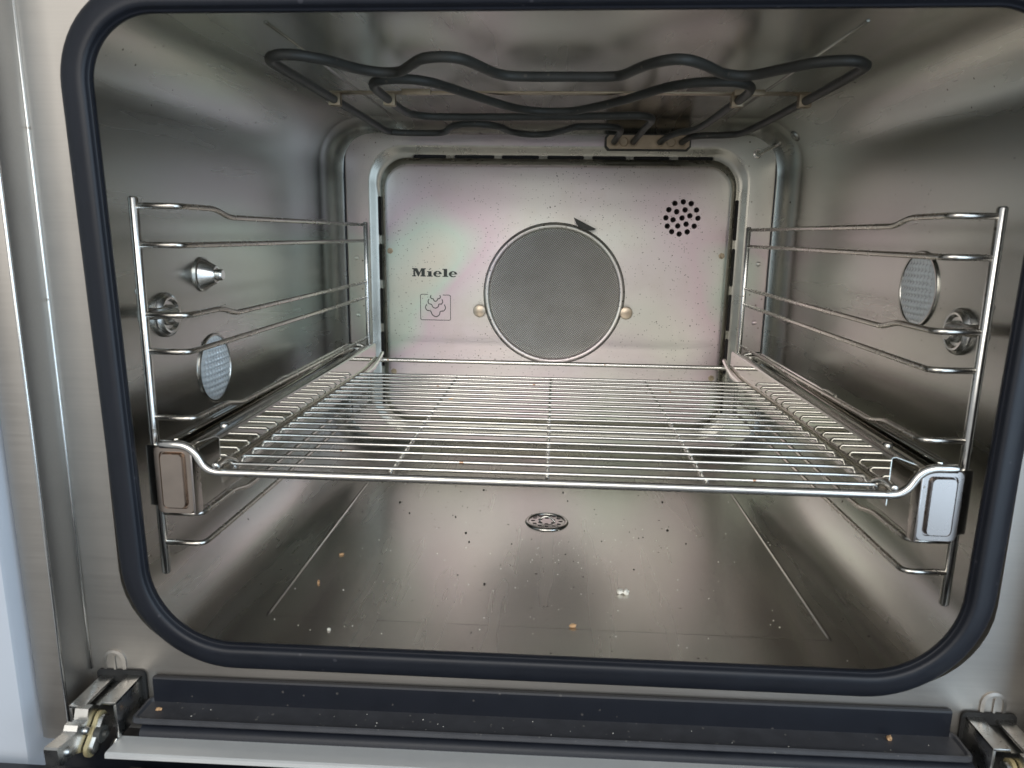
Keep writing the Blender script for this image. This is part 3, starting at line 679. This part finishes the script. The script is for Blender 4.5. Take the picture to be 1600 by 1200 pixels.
# ================================================================== CRUMBS
rnd = random.Random(5)
def crumb(x, y, z, sx, sy, sz, mat, label, rot=0):
    r = random.Random(int(x * 7 + y * 13)); bm = BM()
    bmesh.ops.create_icosphere(bm, subdivisions=2, radius=1)
    for v in bm.verts:
        v.co *= r.uniform(.68, 1.12)
        v.co = Vector((v.co.x * sx * S, v.co.y * sy * S, v.co.z * sz * S))
    me = bpy.data.meshes.new('crumb'); bm.to_mesh(me); bm.free()
    o = link('crumb', me, mat, None, 30); o.location = V(x, y, z + sz * .8); o.rotation_euler.z = rot
    return tag(o, label, 'crumb', 'crumbs lying in the oven')
crumb(50.6, 76, ZF, 2.6, 2.4, 2.0, 'crumbw', 'largest crumb, white, on the floor between drain and seal', .2)
crumb(54.6, 75.4, ZF, 2.2, 2.6, 1.9, 'crumbw', 'white crumb touching the largest white crumb')
crumb(18.2, 31.3, ZF, 2.5, 1.6, 1.2, 'crumbo', 'orange toasted crumb near the middle of the front floor edge', .3)
crumb(-152.5, 73, ZF, 1.0, 2.2, 1.1, 'crumbo', 'upright orange crumb just inside the floor ridge on the nozzle side', .3)
crumb(-149.7, 117, ZF, 2.2, 1.2, .9, 'crumbo', 'orange flake beside the floor ridge, farther back', .5)
crumb(-127.3, 15.5, ZF, 1.2, 1.2, .9, 'crumbw', 'small pale crumb on the front edge of the floor, nozzle side')
crumb(-212, -25, -167.2, 2.0, 1.2, 1.0, 'crumbo', 'orange crumb in the gutter tray near the whole hinge', .2)
crumb(184.8, -22, -164.1, 1.8, 1.6, 1.5, 'crumbo', 'orange crumb in the gutter tray near the hinge cut by the picture edge', .9)
crumb(-167.7, -31, -170.2, 1.6, 1.2, .9, 'crumbw', 'pale crumb on the door gasket below the gutter tray', .9)
crumb(-73, 150, -25.9, 1.9, 1.0, .7, 'crumbo', 'brown crumb on the wire rack rods', .2)
BL = [(-63.5, 164.7), (-59, 148), (-76.1, 196.6), (-40.5, 81), (98.2, 184.7), (103.2, 247.9), (18.5, 242.9), (-116.2, 201.3), (-129.6, 225.5), (-59, 263.4), (14.7, 263.8), (108.7, 159.8)]
def speckle(name, pts, mat, label):
    bm = BM()
    for x, y, z, r in pts:
        m = Matrix.Translation(V(x, y, z)) @ Matrix.Rotation(rnd.uniform(0, 6), 4, 'Z') @ Matrix.Diagonal((r * S * rnd.uniform(.7, 1.4), r * S, r * S * .6, 1))
        bmesh.ops.create_icosphere(bm, subdivisions=1, radius=1, matrix=m)
    me = bpy.data.meshes.new(name); bm.to_mesh(me); bm.free()
    o = link(name, me, mat, None, 0); o['kind'] = 'stuff'; tag(o, label, 'crumbs'); return o
bk = [(x, y, ZF + .4, rnd.uniform(.65, 1.0)) for x, y in BL]
for _ in range(70): bk.append((rnd.gauss(-20, 80), rnd.gauss(190, 70), ZF + .2, rnd.uniform(.25, .6)))
speckle('burnt_crumbs', [p for p in bk if 5 < p[1] < 340 and abs(p[0]) < 185], 'crumbk', 'fine black burnt specks scattered over the floor')
wk = []
for _ in range(80): wk.append((rnd.gauss(5, 60), rnd.gauss(110, 45), ZF + .2, rnd.uniform(.2, .48)))
for _ in range(60): wk.append((rnd.uniform(-175, 180), rnd.uniform(2, 200), ZF + .2, rnd.uniform(.25, .5)))
for _ in range(22):
    x = rnd.uniform(-214, 210); wk.append((x, rnd.uniform(-31, -20), -165.4 + x * .008, rnd.uniform(.15, .36)))
speckle('pale_crumbs', [p for p in wk if (4 < p[1] < 330 and abs(p[0]) < 185) or p[1] < -15], 'crumbw', 'fine pale specks scattered over floor and gutter tray')
